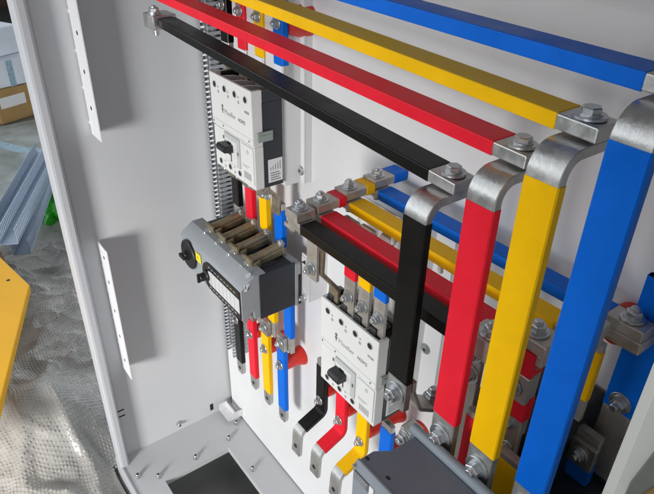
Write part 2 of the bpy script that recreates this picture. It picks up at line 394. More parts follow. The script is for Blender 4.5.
# ------------------------------------------------------------------ circuit breakers
def breaker():
    D = .113; w = .139; h = .171
    o = empty('circuit_breaker')
    F = -D
    b = new()
    # white front part: solid lower block, front wall and partitions round the terminal wells
    box(b,(0,F+.002,0),(w,F+.0195,.0765),.0012)
    box(b,(0,F,.0795),(w,F+.0195,.150),.0015)
    box(b,(.0015,F+.004,.074),(w-.0015,F+.0195,.082))
    box(b,(0,F,.1485),(w,F+.0045,h),.0010)
    link('front_cover', b, 'bwhite', o)
    for k in range(5):
        x = k*(w-.006)/4; b = new()
        e0 = k in (0,4)
        if e0: prism(b,[(x,F+.0042,.1495),(x,F+.0042,h-.0006),(x,F+.0193,h-.0010),(x,F+.0193,.1495)],(.006,0,0),.0004)
        else: prism(b,[(x+.001,F+.0042,.1495),(x+.001,F+.0042,h-.0008),(x+.001,F+.026,h-.003),(x+.001,F+.050,h-.010),(x+.001,F+.057,.1495)],(.004,0,0),.0004)
        link('terminal_partition', b, 'bwhite' if e0 else 'bpart', o)
        if e0: b = new(); box(b,(x+.0003,F+.0191,.1492),(x+.0057,F+.0575,h-.0035),.0006); link('housing_wall', b, 'dark', o)
    b = new(); box(b,(.004,F+.0043,.1490),(w-.004,F+.0565,.1515)); box(b,(.005,F+.0550,.150),(w-.005,F+.0575,h-.014)); link('terminal_well', b, 'hole', o)
    b = new(); box(b,(.0004,F+.0193,.0),(w-.0004,F+.0575,.149),.001); link('housing', b, 'dark', o)
    b = new(); box(b,(.004,F+.0572,.004),(w-.004,F+.062,h-.006)); box(b,(.02,F+.062,.01),(w-.02,0,h-.02)); link('base_block', b, 'bgrey', o)
    for k in range(4):
        x = .0185+k*.034
        for z,rr,yy in ((.153,.0050,F),(.0125,.0047,F+.002)):
            b = new(); lathe(b,(x,yy-.0003,z),(0,-1,0),[(rr+.0011,0),(rr+.0011,.0006),(rr+.0002,.0006),(rr-.0002,.0002)],20); q = link('screw_ring', b, 'bgrey', o)
            b = new(); cyl(b,(x,yy-.0001,z),(0,-1,0),rr,rr,.0006,20); link('screw_hole', b, 'hole', q)
        b = new()
        for s,z in ((.0029,.146),(.0020,.154)): cyl(b,(x+.0115,F+.0004,z-.003),(0,-1,0),s,s,.0007,14)
        if k < 3: link('pole_mark', b, 'inkl', o)
        else: b.free()
        if k < 3:
            b = new(); cyl(b,(x+.016,F+.0024,.008),(0,-1,0),.0027,.0027,.0007,14); cyl(b,(x+.015,F+.0024,.017),(0,-1,0),.0018,.0018,.0007,14); link('pole_mark', b, 'inkl', o)
    # printed emblem and name
    e = new()
    for q in range(2): lathe(e,(.0415,F+.0003,.121-.006*q),(0,-1,0),[(.0030,0),(.0030,.0005),(.0018,.0005)],16)
    box(e,(.040,F-.0003,.109),(.043,F+.0002,.1115)); link('emblem', e, 'ink', o)
    text_obj('Moeller', .0125, o, (.0475,F-.0002,.1095), (PI/2,0,0), 'inkl')
    text_obj('NZM2', .0085, o, (.0945,F-.0002,.1100), (PI/2,0,0), 'ink')
    text_obj('N250', .0060, o, (.117,F-.0002,.131), (PI/2,0,0), 'ink')
    b = new(); box(b,(.001,F-.0002,.0905),(w-.001,F+.0002,.0911)); link('cover_line', b, 'inkl', o)
    b = new(); 
    for x in (.006,.040,.127): cyl(b,(x,F+.0002,.0855),(0,-1,0),.0018,.0018,.0006,12)
    link('cover_screw', b, 'ink', o)
    # toggle plate
    b = new(); box(b,(.040,F-.0006,.022),(.092,F+.004,.0755),.0012); link('toggle_plate', b, 'bgrey', o)
    b = new(); box(b,(.043,F-.0016,.0245),(.083,F+.002,.0675),.0012); tp = link('toggle_bezel', b, 'bwhite', o)
    b = new(); box(b,(.054,F-.0022,.028),(.066,F-.0010,.063)); link('toggle_slot', b, 'hole', tp)
    b = new()
    prism(b,[(.044,F-.001,.046),(.044,F-.001,.060),(.046,F-.017,.062),(.046,F-.021,.058),(.046,F-.020,.050)],(.029,0,0),.0014)
    link('toggle_handle', b, 'blackp', o)
    b = new(); box(b,(.052,F-.0025,.0285),(.064,F-.0020,.0395)); link('toggle_mark', b, 'bwhite', tp)
    b = new(); box(b,(.097,F-.0003,.0080),(.137,F+.004,.0745),.001); rp = link('trip_panel', b, 'bwhite', o)
    b = new(); cyl(b,(.120,F-.0001,.064),(0,-1,0),.0038,.0038,.0006,18); link('trip_dial', b, 'bgrey', rp)
    b = new()
    box(b,(.102,F-.0007,.0375),(.124,F-.0002,.0385)); box(b,(.102,F-.0007,.034),(.118,F-.0002,.0348))
    for q in range(6): box(b,(.106+q*.004,F-.0007,.014),(.1085+q*.004,F-.0002,.0265))
    link('trip_print', b, 'inkl', rp)
    b = new(); box(b,(.032,F+.0014,.060),(.036,F+.0022,.066)); link('print_mark', b, 'ink', o)
    b = new(); box(b,(.086,F-.0012,.046),(.0895,F-.0004,.052)); link('print_mark', b, 'ink', o)
    # latch on the right side, rating sticker
    b = new(); box(b,(w-.0002,F+.0085,.085),(w+.003,F+.037,.102),.0008); box(b,(w+.003,F+.012,.0945),(w+.0042,F+.033,.0965)); link('side_latch', b, 'latch', o)
    b = new(); box(b,(w-.0004,F+.0275,.008),(w+.0003,F+.0555,.050),.0); st = link('rating_sticker', b, 'lab', o)
    b = new()
    for q in range(5): box(b,(w+.0003,F+.0315+q*.0047,.030),(w+.0005,F+.0325+q*.0047,.036+.0022*q))
    for q in range(4): box(b,(w+.0003,F+.0315,.0115+q*.0042),(w+.0005,F+.0515-.003*(q%2),.0130+q*.0042))
    link('sticker_print', b, 'ink', st)
    for k in range(4):
        x = .0155+k*.034
        b = new(); box(b,(x-.010,F+.030,-.010),(x+.012,F+.034,.003),.0006); link('terminal', b, 'tin', o)
    return o
br = breaker(); br.location = W(-.6265, PY, -.7435)
tag(br, 'white four pole circuit breaker below the short busbars, with black flaps in its terminal wells', 'circuit breaker', 'white moulded case circuit breakers')
def copy_tree(o, parent=None):
    c = o.copy(); C.objects.link(c)
    if parent: c.parent = parent
    for ch in list(o.children): copy_tree(ch, c)
    return c
br2 = copy_tree(br); br2.location = W(-.9575, PY, -.4700)
tag(br2, 'white four pole circuit breaker at upper left, directly above the grey switch disconnector', 'circuit breaker', 'white moulded case circuit breakers')
# black flaps and terminal screws belonging to the lower breaker only
F = -.113
for k in range(4):
    x = .0195+k*.034
    b = new(); ribbon(b, fillet([(F+.0075,.1515),(F+.0065,.1785),(F+.024,.184),(F+.031,.181)],.004), x-.011, x+.0020, .0028); link('phase_flap', b, 'blackp', br)
    bolt(br,(x+.0085,F+.046,.163),(0,-1,0),.006,.004,.009,.003)
# mounting plates behind the breakers (flange with a pan-head screw)
for nm,x,z0,z1,zs,xr_ in (('upper breaker',-.9575,-.480,.008,-.457,.1455),('lower breaker',-.6265,-.742,-.41,-.628,.1690)):
    xo = .1285
    o = tag(empty('mounting_plate', W(x,PY,z0)), 'white folded steel mounting plate behind the %s, its edge screwed to the panel' % nm, 'mounting plate', 'folded plates behind the breakers')
    hgt = z1-z0
    b = new(); box(b,(.004,-.0500,0),(xo+.006,-.0475,hgt),.0008); box(b,(xo+.0035,-.0478,0),(xo+.006,-.0145,hgt),.0005); link('plate', b, 'panel', o)
    b = new(); box(b,(xo+.006,-.0168,-.001),(xr_,-.0145,hgt),.0006); box(b,(xr_-.0025,-.0146,.0),(xr_-.0005,0,hgt)); fl = link('plate_flange', b, 'panel', o)
    xs = xr_-.0095 if nm[0]=='u' else xr_-.026
    b = new(); lathe(b,(xs,-.0168,zs-z0),(0,-1,0),[(.0092,0),(.0092,.0012),(.0078,.003),(.0035,.0042)],24); link('screw', b, 'steel', o)
    b = new(); box(b,(xs-.003,-.0212,zs-z0-.0010),(xs+.003,-.0205,zs-z0+.0010)); box(b,(xs-.0010,-.0212,zs-z0-.003),(xs+.0010,-.0205,zs-z0+.003)); link('screw_recess', b, 'hole', o)

# ------------------------------------------------------------------ switch disconnector
SX = -.785
sw = tag(empty('switch_disconnector', W(SX, PY, -.72)), 'grey switch disconnector with a black rotary knob and four brown terminal bars on top', 'switch')
so = Vector((0,0,0))-W(SX,PY,-.72)
def spart(name, fn, m, parent=None, smooth=True):
    b = new(); fn(b); bmesh.ops.translate(b, verts=b.verts, vec=so+Vector((0,0,H))); return link(name, b, m, parent or sw, smooth)
def swcover(b):
    pr = [(.462,-.6150),(.438,-.6150),(.4155,-.6305),(.410,-.637),(.410,-.700),(.414,-.7085),(.420,-.7095),(.424,-.694),(.434,-.690),(.436,-.708),(.462,-.713)]
    prism(b,[(-1.030,y,z) for y,z in pr],(.2445,0,0),.0012)
spart('front_cover', swcover, 'swgrey')
def swbody(b):
    box(b,(-1.022,.4618,-.712),(-.788,.5235,-.622),.003)
    box(b,(-.7870,.4475,-.7125),(-.7840,.5235,-.6160),.0008)
    for k in range(4): box(b,(-1.012+k*.055,.470,-.626),(-.974+k*.055,.500,-.6205),.001)
spart('housing', swbody, 'dark')
def rearend(b):
    box(b,(-1.028,.5232,-.716),(-.783,.536,-.620),.002)
spart('rear_cover', rearend, 'swgrey')
def stad(x0,x1,z0,z1,n=10):
    r = (z1-z0)/2; c = (x0+r, (z0+z1)/2)
    pts = [(x1,z0),(x1,z1)]+[(c[0]-r*math.sin(PI*k/n), c[1]+r*math.cos(PI*k/n)) for k in range(n+1)]
    return pts
es = spart('escutcheon', lambda b: prism(b,[(x,.4095,z) for x,z in stad(-.9330,-.7875,-.7000,-.6395)],(0,-.0022,0),.0006), 'blackp')
spart('label_strip', lambda b: prism(b,[(x,.4074,z) for x,z in stad(-.912,-.7885,-.6855,-.6545)],(0,-.0008,0)), 'swface', es)
def strip_marks(b):
    for k in range(7): box(b,(-.893+k*.0145,.4063,-.6845),(-.8925+k*.0145,.4067,-.6570))
spart('strip_marks', strip_marks, 'inkl', es)
def strip_txt(b):
    for k in range(9): box(b,(-.905+k*.012,.4069,-.6478),(-.898+k*.012,.4074,-.6462)); box(b,(-.905+k*.012,.4069,-.6935),(-.897+k*.012,.4074,-.6915))
spart('strip_print', strip_txt, 'inkw', es)
kb = spart('small_knob', lambda b: lathe(b,(-.912,.4074,-.6705),(0,-1,0),[(.0115,0),(.0115,.004),(.009,.006),(.008,.016),(.0065,.018)],22), 'blackp')
spart('knob_grip', lambda b: box(b,(-.9145,.386,-.680),(-.9095,.392,-.661),.001), 'blackp', kb)
dk = spart('rotary_knob', lambda b: lathe(b,(-.9905,.409,-.6640),(0,-1,0),[(.0310,0),(.0310,.003),(.0285,.005),(.011,.006),(.010,.012),(.0085,.014)],36), 'blackp')
spart('knob_grip', lambda b: box(b,(-1.0015,.390,-.668),(-.9795,.397,-.660),.0015), 'blackp', dk)
yl = spart('warning_label', lambda b: box(b,(-.9600,.4084,-.6610),(-.9385,.4090,-.6415)), 'yel_lab', smooth=False)
text_obj('!', .013, yl, W(-.9515,.4082,-.6562)+so, (PI/2,0,0), 'ink')
for x,z in ((-.948,-.7095),(-.912,-.7120)): spart('cover_clip', lambda b: lathe(b,(x,.4180,z),(0,-1,0),[(.0050,0),(.0050,.006),(.0030,.006),(.0030,.001)],16), 'swface')
spart('cover_hole', lambda b: lathe(b,(-.797,.433,-.6168),(0,-.35,1),[(.0055,0),(.0055,.0014),(.0035,.0014)],18), 'swface')
# small wiring symbol on the right end of the cover
def sym(b):
    box(b,(-.7856,.4175,-.6395),(-.7850,.4285,-.6255))
sy = spart('end_sticker', sym, 'lab', smooth=False)
spart('end_sticker_print', lambda b: (prism(b,[(-.7852,.4215,-.6385),(-.7852,.4275,-.6385),(-.7852,.4275,-.6270)],(.0005,0,0)), box(b,(-.7852,.4185,-.634),(-.7847,.4205,-.627))), 'ink', sy)
tx = [-.979+.0485*k for k in range(4)]
for x in tx:
    x += .004
    def tb(b, x=x):
        # channel-like cast terminal: collar at the front, bar, collar at the back
        box(b,(x-.0150,.4495,-.629),(x+.0150,.4570,-.5970),.003)
        box(b,(x-.0150,.4570,-.629),(x-.0115,.470,-.606),.001); box(b,(x+.0115,.4570,-.629),(x+.0150,.470,-.606),.001)
        box(b,(x-.0088,.456,-.624),(x+.0088,.527,-.608),.003)
        cyl(b,(x,.4575,-.6065),(0,1,0),.0080,.0080,.066,24)
        box(b,(x-.0120,.522,-.627),(x+.0120,.5255,-.600),.0015)
    t = spart('terminal_bar', tb, 'brass')
    bolt(t, W(x,.4497,-.6135)+so,(0,-1,0),.0082,.009,.0098,.003)
    pv = W(x,.450,-.6145)+so
    t.matrix_local = Matrix.Translation(pv+Vector((0,0,-.0055))) @ Matrix.Rotation(math.radians(8.5),4,'X') @ Matrix.Translation(-pv)
    bolt(t, W(x+.002,.5235,-.604)+so,(0,0,1),.006,.004,.0075,.003)
def foot(b):
    box(b,(-.783,.538,-.700),(-.7605,.541,-.600),.0006); box(b,(-.7625,.541,-.700),(-.7605,PY,-.600),.0006)
    box(b,(-.779,.5345,-.617),(-.765,.5385,-.603),.001); box(b,(-.779,.5345,-.699),(-.765,.5385,-.685),.001)
ft = spart('mounting_foot', foot, 'zinc')
spart('foot_hole', lambda b: (prism(b,[(-.7785,.5343,-.6155),(-.7660,.5343,-.6155),(-.7660,.5343,-.606)],(0,-.0006,0)), box(b,(-.7835,.530,-.712),(-.782,.536,-.645))), 'hole', ft)
bolt(sw, W(-.772,.5345,-.693)+so,(0,-1,0),.0055,.004,.007,.004)

# ------------------------------------------------------------------ feeder bars above the upper breaker
fx = {'n':-1.004,'r':-.944,'y':-.887,'b':-.829}
poleU = {'n':-.9400,'r':-.9060,'y':-.8720,'b':-.8380}
for k,x in fx.items():
    yy = .531
    o = tag(empty('feeder_bar', W(x,yy,-.32)), '%s sleeved vertical feeder bar entering the top of the upper breaker' % CN[k], 'feeder bar', 'feeder bars above the upper breaker')
    inv = Vector((0,0,0))-W(x,yy,-.32)
    b = new(); ribbon(b, Wp([(yy,-.318),(yy,.010)]), x-.0125, x+.0125, .0105); bmesh.ops.translate(b, verts=b.verts, vec=inv); link('bare_bar', b, 'tindull', o)
    b = new(); ribbon(b, Wp([(yy,-.268),(yy,-.10),(yy,.006)]), x-.0135, x+.0135, .0125, bev=.0012); bmesh.ops.translate(b, verts=b.verts, vec=inv); link('sleeve', b, COL[k], o)
    px = poleU[k]
    b = new(); ribbon(b, Wp(fillet([(yy-.0085,-.285),(yy-.0085,-.300),(yy-.020,-.315),(yy-.020,-.335)],.006)), x-.012, x+.012, .006, x_end=(px-.012, px+.012)); bmesh.ops.translate(b, verts=b.verts, vec=inv); link('spreader', b, 'tinold', o)
    b = new(); ribbon(b, Wp([(yy-.0062,-.298),(yy-.0062,-.2685)]), x-.012,x+.012,.001,bev=.0002); bmesh.ops.translate(b, verts=b.verts, vec=inv); link('paper_liner', b, 'foam', o)
    bolt(o, W(x,yy-.0060,-.205)+inv,(0,-1,0),.0065,.0045,.010,.003)

# links from the upper breaker down to the switch
poleD = {'n':-.9400,'r':-.9060,'y':-.8720,'b':-.8380}
for i,(k,xo) in enumerate(zip('nryb', [-1.016+.0535*q_ for q_ in range(4)])):
    x = xo+.0115; yy = .531
    o = tag(empty('link_bar', W(x,yy,-.60)), '%s sleeved link bar between the upper breaker and the grey switch below it' % CN[k], 'link bar', 'link bars between breaker and switch')
    inv = Vector((0,0,0))-W(x,yy,-.60)
    b = new(); ribbon(b, Wp([(yy+.001,-.632),(yy+.001,-.52)]), x-.0120, x+.0120, .0095); bmesh.ops.translate(b, verts=b.verts, vec=inv); link('bare_bar', b, 'tindull', o)
    zt = (-.522,-.520,-.523,-.533)[i]; zt0 = (-.594,-.602,-.602,-.612)[i]
    b = new(); ribbon(b, Wp([(yy+.001,zt0),(yy+.001,-.56),(yy+.001,zt)]), x-.0128, x+.0128, .0118, bev=.0012); bmesh.ops.translate(b, verts=b.verts, vec=inv); link('sleeve', b, COL[k], o)
    px = poleD[k]
    b = new(); ribbon(b, Wp(fillet([(yy-.008,-.540 if k=='b' else -.528),(yy-.008,-.505),(.500,-.480),(.500,-.462)],.008)), x-.011, x+.011, .006, x_end=(px-.011, px+.011)); bmesh.ops.translate(b, verts=b.verts, vec=inv); link('spreader', b, 'tinold', o)
    bolt(o, W(x*.6+px*.4,.505,-.497)+inv,(0,-1,.2),.0065,.005,.0095,.004)

# ------------------------------------------------------------------ outgoing bars under the switch
ox = {'n':-1.0350,'r':-.9700,'y':-.9080,'b':-.8440}
for i,(k,x) in enumerate(ox.items()):
    o = tag(empty('drop_bar', W(x,.5385,-.86)), '%s sleeved drop bar leaving the underside of the grey switch' % CN[k], 'drop bar', 'drop bars under the switch')
    inv = Vector((0,0,0))-W(x,.5385,-.86)
    dx = .013; yb = .5400
    b = new(); ribbon(b, Wp([(yb,-.868),(yb,-.70)]), x-.0122+dx, x+.0122+dx, .0095); bmesh.ops.translate(b, verts=b.verts, vec=inv); link('bare_bar', b, 'tindull', o)
    b = new(); ribbon(b, Wp([(yb,-.828),(yb,-.78),(yb,-.712)]), x-.0130+dx, x+.0130+dx, .0118, bev=.0012); bmesh.ops.translate(b, verts=b.verts, vec=inv); link('sleeve', b, COL[k], o)
    t = tag(empty('tail_bar', W(x,.5285,-1.07)), '%s sleeved tail bar hanging free on a red insulator below the grey switch' % CN[k], 'tail bar', 'tail bars on insulators below the switch')
    inv = Vector((0,0,0))-W(x,.5285,-1.07); yt = .5290
    zt = -.832
    b = new()
    pts = [(-.0132,zt+H),(.0132,zt+H),(.0132,-1.068+H),(.0090,-1.079+H),(-.0090,-1.079+H),(-.0132,-1.068+H)]
    prism(b,[(x+px,yt-.0048,z) for px,z in pts],(0,.0096,0),.001); bmesh.ops.translate(b, verts=b.verts, vec=inv); link('bare_bar', b, 'tin', t)
    b = new(); ribbon(b, Wp([(yt,-1.040),(yt,-.95),(yt,-.868)]), x-.0140, x+.0140, .0112, bev=.0014); bmesh.ops.translate(b, verts=b.verts, vec=inv); link('sleeve', b, COL[k], t)
    bolt(t, W(x,yt-.0048,-.850)+inv,(0,-1,0),.0074,.005,.0118,.003)
    bolt(t, W(x,yt-.0056,-.910)+inv,(0,-1,0),.0072,.0045,.0115,.002)
    b = new(); cyl(b, W(x,yt-.0047,-1.062)+inv,(0,-1,0),.0048,.0048,.0004,16); link('cable_hole', b, 'hole', t)
    s = tag(empty('standoff_insulator', W(x,PY,-.910)), 'red conical insulator on the panel behind the %s tail bar' % CN[k], 'insulator', 'red standoff insulators')
    b = new(); lathe(b,(0,0,0),(0,-1,0),[(.0215,0),(.0225,.002),(.0215,.006),(.0185,.012),(.0165,.022),(.0160,.0445),(.0150,.0462)],32); link('insulator_body', b, 'insul', s)
# insulators that carry the feeder bars above
for k in 'ryb':
    s = tag(empty('standoff_insulator', W(fx[k]+.002,PY,-.205)), 'red insulator on the panel behind the %s feeder bar at the top' % CN[k], 'insulator', 'red standoff insulators')
    b = new(); lathe(b,(0,0,0),(0,-1,0),[(.0255,0),(.0268,.002),(.0262,.012),(.0245,.020),(.0215,.030),(.0185,.0425)],32); link('insulator_body', b, 'insul', s)

# ------------------------------------------------------------------ straps feeding the lower breaker from the short busbars
poleL = {'n':-.6090,'r':-.5750,'y':-.5410,'b':-.5070}
sx = {'n':-.6020,'r':-.5690,'y':-.5370,'b':-.5040}
sy_ = {'n':.4330,'r':.4780,'y':.4790,'b':.480}
slab = {'n':'bare','r':'bare red topped','y':'bare yellow topped','b':'bare blue topped'}
for k in 'nryb':
    x = sx[k]; y0 = sy_[k]; px = poleL[k]
    o = tag(empty('breaker_strap', W(x,y0,-.50)), '%s metal strap dropping from the %s short busbar into the lower breaker' % (slab[k], CN[k]), 'strap', 'straps feeding the lower breaker')
    inv = Vector((0,0,0))-W(x,y0,-.50)
    b = new(); yb,_ = low[k]; zl = -.588 if k != 'n' else -.512
    ribbon(b, Wp(fillet([(yb+(.004 if yb < y0 else .021),ZL-.0045),(y0,ZL-.0045),(y0,zl)],.006)), x-.0120, x+.0120, .006); bmesh.ops.translate(b, verts=b.verts, vec=inv); link('bare_strap', b, 'tindull', o)
    if k != 'n':
        b = new(); ribbon(b, Wp([(y0,-.510),(y0,-.45),(y0,-.418)]), x-.0127, x+.0127, .0076, bev=.001); bmesh.ops.translate(b, verts=b.verts, vec=inv); link('sleeve', b, COL[k], o)
        bolt(o, W(x,y0-.003,-.543)+inv,(0,-1,0),.0070,.006,.0105,.004)
    else:
        b = new(); ribbon(b, Wp(fillet([(y0+.0068,-.462),(y0+.0068,-.500),(.478,-.548),(.478,-.588)],.012)), x-.004, x+.018, .006, x_end=(px-.0115, px+.0115)); bmesh.ops.translate(b, verts=b.verts, vec=inv); link('spreader', b, 'tinold', o)
        bolt(o, W(x,y0-.003,-.494)+inv,(0,-1,0),.0070,.006,.0105,.004)

# ------------------------------------------------------------------ offset lugs under the lower breaker
lx = {'n':-.6625,'r':-.6030,'y':-.5440,'b':-.4850}
for k,x in lx.items():
    o = tag(empty('offset_lug_bar', W(x,.500,-.85)), '%s sleeved stepped lug bar hanging below the lower breaker' % CN[k], 'lug bar', 'stepped lug bars below the lower breaker')
    inv = Vector((0,0,0))-W(x,.500,-.85); px = poleL[k]
    full = fillet([(.500,-.752),(.500,-.874),(.446,-.897),(.4425,-.952)], [.0,.016,.016,0], 10)
    b = new(); ribbon(b, Wp(full), x-.0126, x+.0126, .0082, bev=.0012); bmesh.ops.translate(b, verts=b.verts, vec=inv); link('bare_bar', b, 'tin', o)
    sl = fillet([(.500,-.765),(.500,-.874),(.446,-.897),(.4425,-.952)], [.0,.016,.016,0], 10)
    cut = sl[:-11]
    b = new(); ribbon(b, Wp(cut), x-.0134, x+.0134, .0100, bev=.0014); bmesh.ops.translate(b, verts=b.verts, vec=inv); link('sleeve', b, COL[k], o)
    bolt(o, W(x,.500-.0050,-.846)+inv,(0,-1,0),.0062,.005,.0095,.003)
    b = new(); cyl(b, W(x,.4396,-.933)+inv,(0,-1,0),.0045,.0045,.0006,16); link('cable_hole', b, 'hole', o)
    b = new(); ribbon(b, Wp(fillet([(.506,-.775),(.506,-.757),(.5,-.750),(.5,-.740)],.004)), x-.011, x+.011, .005, x_end=(px-.011,px+.011)); bmesh.ops.translate(b, verts=b.verts, vec=inv); link('spreader', b, 'tinold', o)
    s = tag(empty('standoff_insulator', W(x+.002,PY,-.822)), 'red insulator on the panel behind the %s stepped lug bar' % CN[k], 'insulator', 'red standoff insulators')
    b = new(); lathe(b,(0,0,0),(0,-1,0),[(.0205,0),(.0215,.002),(.0205,.006),(.0175,.014),(.0165,.030),(.0165,.070),(.0158,.0755)],28); link('insulator_body', b, 'insul', s)

# ------------------------------------------------------------------ grey contactor at the bottom
ct = tag(empty('contactor', W(-.305,.58,-.75)), 'large slate grey contactor with a dark printed label, under the upright busbars', 'contactor')
ci = Vector((0,0,0))-W(-.305,.58,-.75)
def kpart(name, fn, m, parent=None, smooth=True):
    b = new(); fn(b); bmesh.ops.translate(b, verts=b.verts, vec=ci+Vector((0,0,H))); return link(name, b, m, parent or ct, smooth)
top = [(-.3045,.2775),(-.3045,.296),(-.294,.312),(-.294,.343),(-.140,.343),(-.140,.2775)]
kpart('top_cover', lambda b: prism(b,[(x,y,-.5005) for x,y in top],(0,0,-.030),.0012), 'contact')
kpart('front_cover', lambda b: prism(b,[(-.3055,y,z) for y,z in ((.2785,-.4995),(.276,-.4995),(.2715,-.504),(.271,-.75),(.2785,-.75))],(.166,0,0),.0006), 'contlt')
kpart('housing', lambda b: (box(b,(-.3035,.279,-.75),(-.141,.345,-.529)), box(b,(-.298,.345,-.75),(-.141,.575,-.610))), 'dark')
kpart('terminal_shroud', lambda b: (cyl(b,(-.301,.3475,-.497),(1,0,0),.0058,.0058,.160,20), box(b,(-.300,.3435,-.530),(-.142,.3535,-.498))), 'ridge')
lb = kpart('type_label', lambda b: box(b,(-.3025,.2702,-.5195),(-.2802,.2712,-.5085)), 'ink', smooth=False)
def lbp(b):
    for r_ in range(3):
        xx = -.3013
        while xx < -.2835:
            w_ = random.uniform(.0008,.0022); box(b,(xx,.2699,-.5115-r_*.0031),(xx+w_,.2702,-.5102-r_*.0031)); xx += w_+.0007
kpart('label_print', lbp, 'inkw', lb)
kpart('white_label', lambda b: box(b,(-.2796,.2703,-.545),(-.2735,.2712,-.5085)), 'lab', smooth=False)
kpart('cover_notch', lambda b: (box(b,(-.2735,.2850,-.5012),(-.2690,.2880,-.5001)), box(b,(-.3030,.2835,-.5012),(-.2985,.2865,-.5001))), 'hole')
kpart('cover_screw', lambda b: cyl(b,(-.3035,.2705,-.503),(0,-1,0),.0018,.0018,.001,12), 'tindull')

# ------------------------------------------------------------------ joints and risers on the right, partly hidden by the uprights
def plain_bar(name, label, cat, x, y, z0, z1, w, t, sleeve, col, bolts, group=None, m='tindull'):
    o = tag(empty(name, W(x,y,z0)), label, cat, group)
    inv = Vector((0,0,0))-W(x,y,z0)
    b = new(); ribbon(b, Wp([(y,z0),(y,z1)]), x-w/2, x+w/2, t); bmesh.ops.translate(b, verts=b.verts, vec=inv); link('bare_bar', b, m, o)
    for (a,c) in sleeve:
        b = new(); ribbon(b, Wp([(y,a),(y,(a+c)/2),(y,c)]), x-w/2-.0007, x+w/2+.0007, t+.0014, bev=.001); bmesh.ops.translate(b, verts=b.verts, vec=inv); link('sleeve', b, col, o)
    for zz in bolts: bolt(o, W(x,y-t/2,zz)+inv,(0,-1,0),.0080,.006,.0125,.006)
    return o, inv
G = 'riser bars behind the uprights'
RX = -.2405
ro, rinv = plain_bar('riser_bar','short red sleeved riser with bare bolted joint between the yellow and blue uprights','riser bar',RX,.4345,-.545,-.4070,.022,.012,[(-.413,-.4085),(-.478,-.4475)],'red',[],G)
b = new(); ribbon(b, Wp([(.4250,-.4135),(.4250,-.400),(.4250,-.385)]), RX-.0125,RX+.0115,.009,bev=.001); bmesh.ops.translate(b, verts=b.verts, vec=rinv); link('sleeve', b, 'red', ro)
b = new(); box(b,(RX-.0140,.4195,-.4480+H),(RX+.0130,.4275,-.4135+H),.0012); bmesh.ops.translate(b, verts=b.verts, vec=rinv); link('joint_plate', b, 'tin', ro)
bolt(ro, W(RX-.003,.4193,-.4320)+rinv,(0,-1,0),.0065,.004,.0105,.004)
bolt(ro, W(RX-.004,.4290,-.4880)+rinv,(0,-1,0),.0065,.005,.0095,.006)
plain_bar('riser_bar','dark blue sleeved riser bar at the right edge with two washers','riser bar',-.190,.552,-.62,-.330,.034,.008,[(-.500,-.330)],'blue',[-.487],G)
ro, rinv = plain_bar('riser_bar','small blue and bare jointed bar at lower right beside the cream frame','riser bar',-.203,.533,-.665,-.535,.030,.010,[(-.612,-.580)],'blue',[-.640],G)
b = new(); box(b,(-.203-.018,.520,-.580+H),(-.203+.018,.5275,-.545+H),.0012); bmesh.ops.translate(b, verts=b.verts, vec=rinv); link('joint_plate', b, 'tin', ro)
bolt(ro, W(-.203,.5198,-.5620)+rinv,(0,-1,0),.0075,.004,.0115,.004)
plain_bar('riser_bar','narrow yellow sleeved riser bar hidden right behind the blue upright','riser bar',-.2120,.503,-.50,-.395,.013,.008,[(-.470,-.405)],'yellow',[],G)
plain_bar('riser_bar','yellow sleeved bar low between the yellow upright and the blue upright','riser bar',-.2185,.405,-.66,-.500,.026,.010,[(-.66,-.507)],'yellow',[],G)
plain_bar('riser_bar','bare metal strap right behind the foot of the red upright','riser bar',-.2900,.415,-.60,-.400,.022,.007,[],'red',[-.418,-.446],G)
plain_bar('riser_bar','red sleeved bar behind the lower end of the red upright','riser bar',-.263,.396,-.60,-.470,.016,.008,[(-.60,-.478)],'red',[],G)
s = tag(empty('standoff_insulator', W(-.218,PY,-.405)), 'red insulator on the panel behind the right end of the blue short busbar', 'insulator', 'red standoff insulators')
b = new(); lathe(b,(0,0,0),(0,-1,0),[(.0185,0),(.0195,.002),(.0185,.006),(.0155,.012),(.0145,.030),(.0140,.040)],32); link('insulator_body', b, 'insul', s)
# curved neutral strap beside the lower breaker
o = tag(empty('neutral_strap', W(-.345,.40,-.52)), 'bare curved metal strap behind the foot of the black upright', 'strap')
inv = Vector((0,0,0))-W(-.345,.40,-.52)
b = new(); ribbon(b, Wp(fillet([(.3735,-.470),(.3735,-.485),(.388,-.520),(.425,-.545),(.47,-.545)],.012)), -.3585,-.3285,.005); bmesh.ops.translate(b, verts=b.verts, vec=inv); link('strap', b, 'tindull', o)
bolt(o, W(-.349,.43,-.5425)+inv,(0,0,1),.0085,.0065,.012,.006)
bolt(o, W(-.335,.445,-.5425)+inv,(0,0,1),.0060,.005,.009,.004)
o = tag(empty('terminal_block', W(-.40,.46,-.67)), 'bare metal terminal block with a bolt beside the foot of the lower breaker', 'terminal block')
b = new(); box(b,(-.012,-.012,-.012),(.012,.012,.012),.002); link('block', b, 'tin', o); bolt(o,(0,-.012,0),(0,-1,0),.0085,.006,.0115,.006)
# dark contactor body further back at the right
o = tag(empty('auxiliary_contactor', W(-.235,.575,-.66)), 'black contactor body in the shade behind the uprights at lower right', 'contactor')
b = new(); box(b,(-.075,-.135,0),(.020,0,.150),.004); box(b,(.020,-.028,-.02),(.160,0,.060),.004); link('housing', b, 'dark', o)
for k in range(2):
    b = new(); box(b,(-.060+k*.042,-.139,.100),(-.032+k*.042,-.06,.160),.002); tq = link('terminal', b, 'blackp', o)
    bolt(tq,(-.046+k*.042,-.139,.140),(0,-1,0),.0065,.005,.0095,.006)

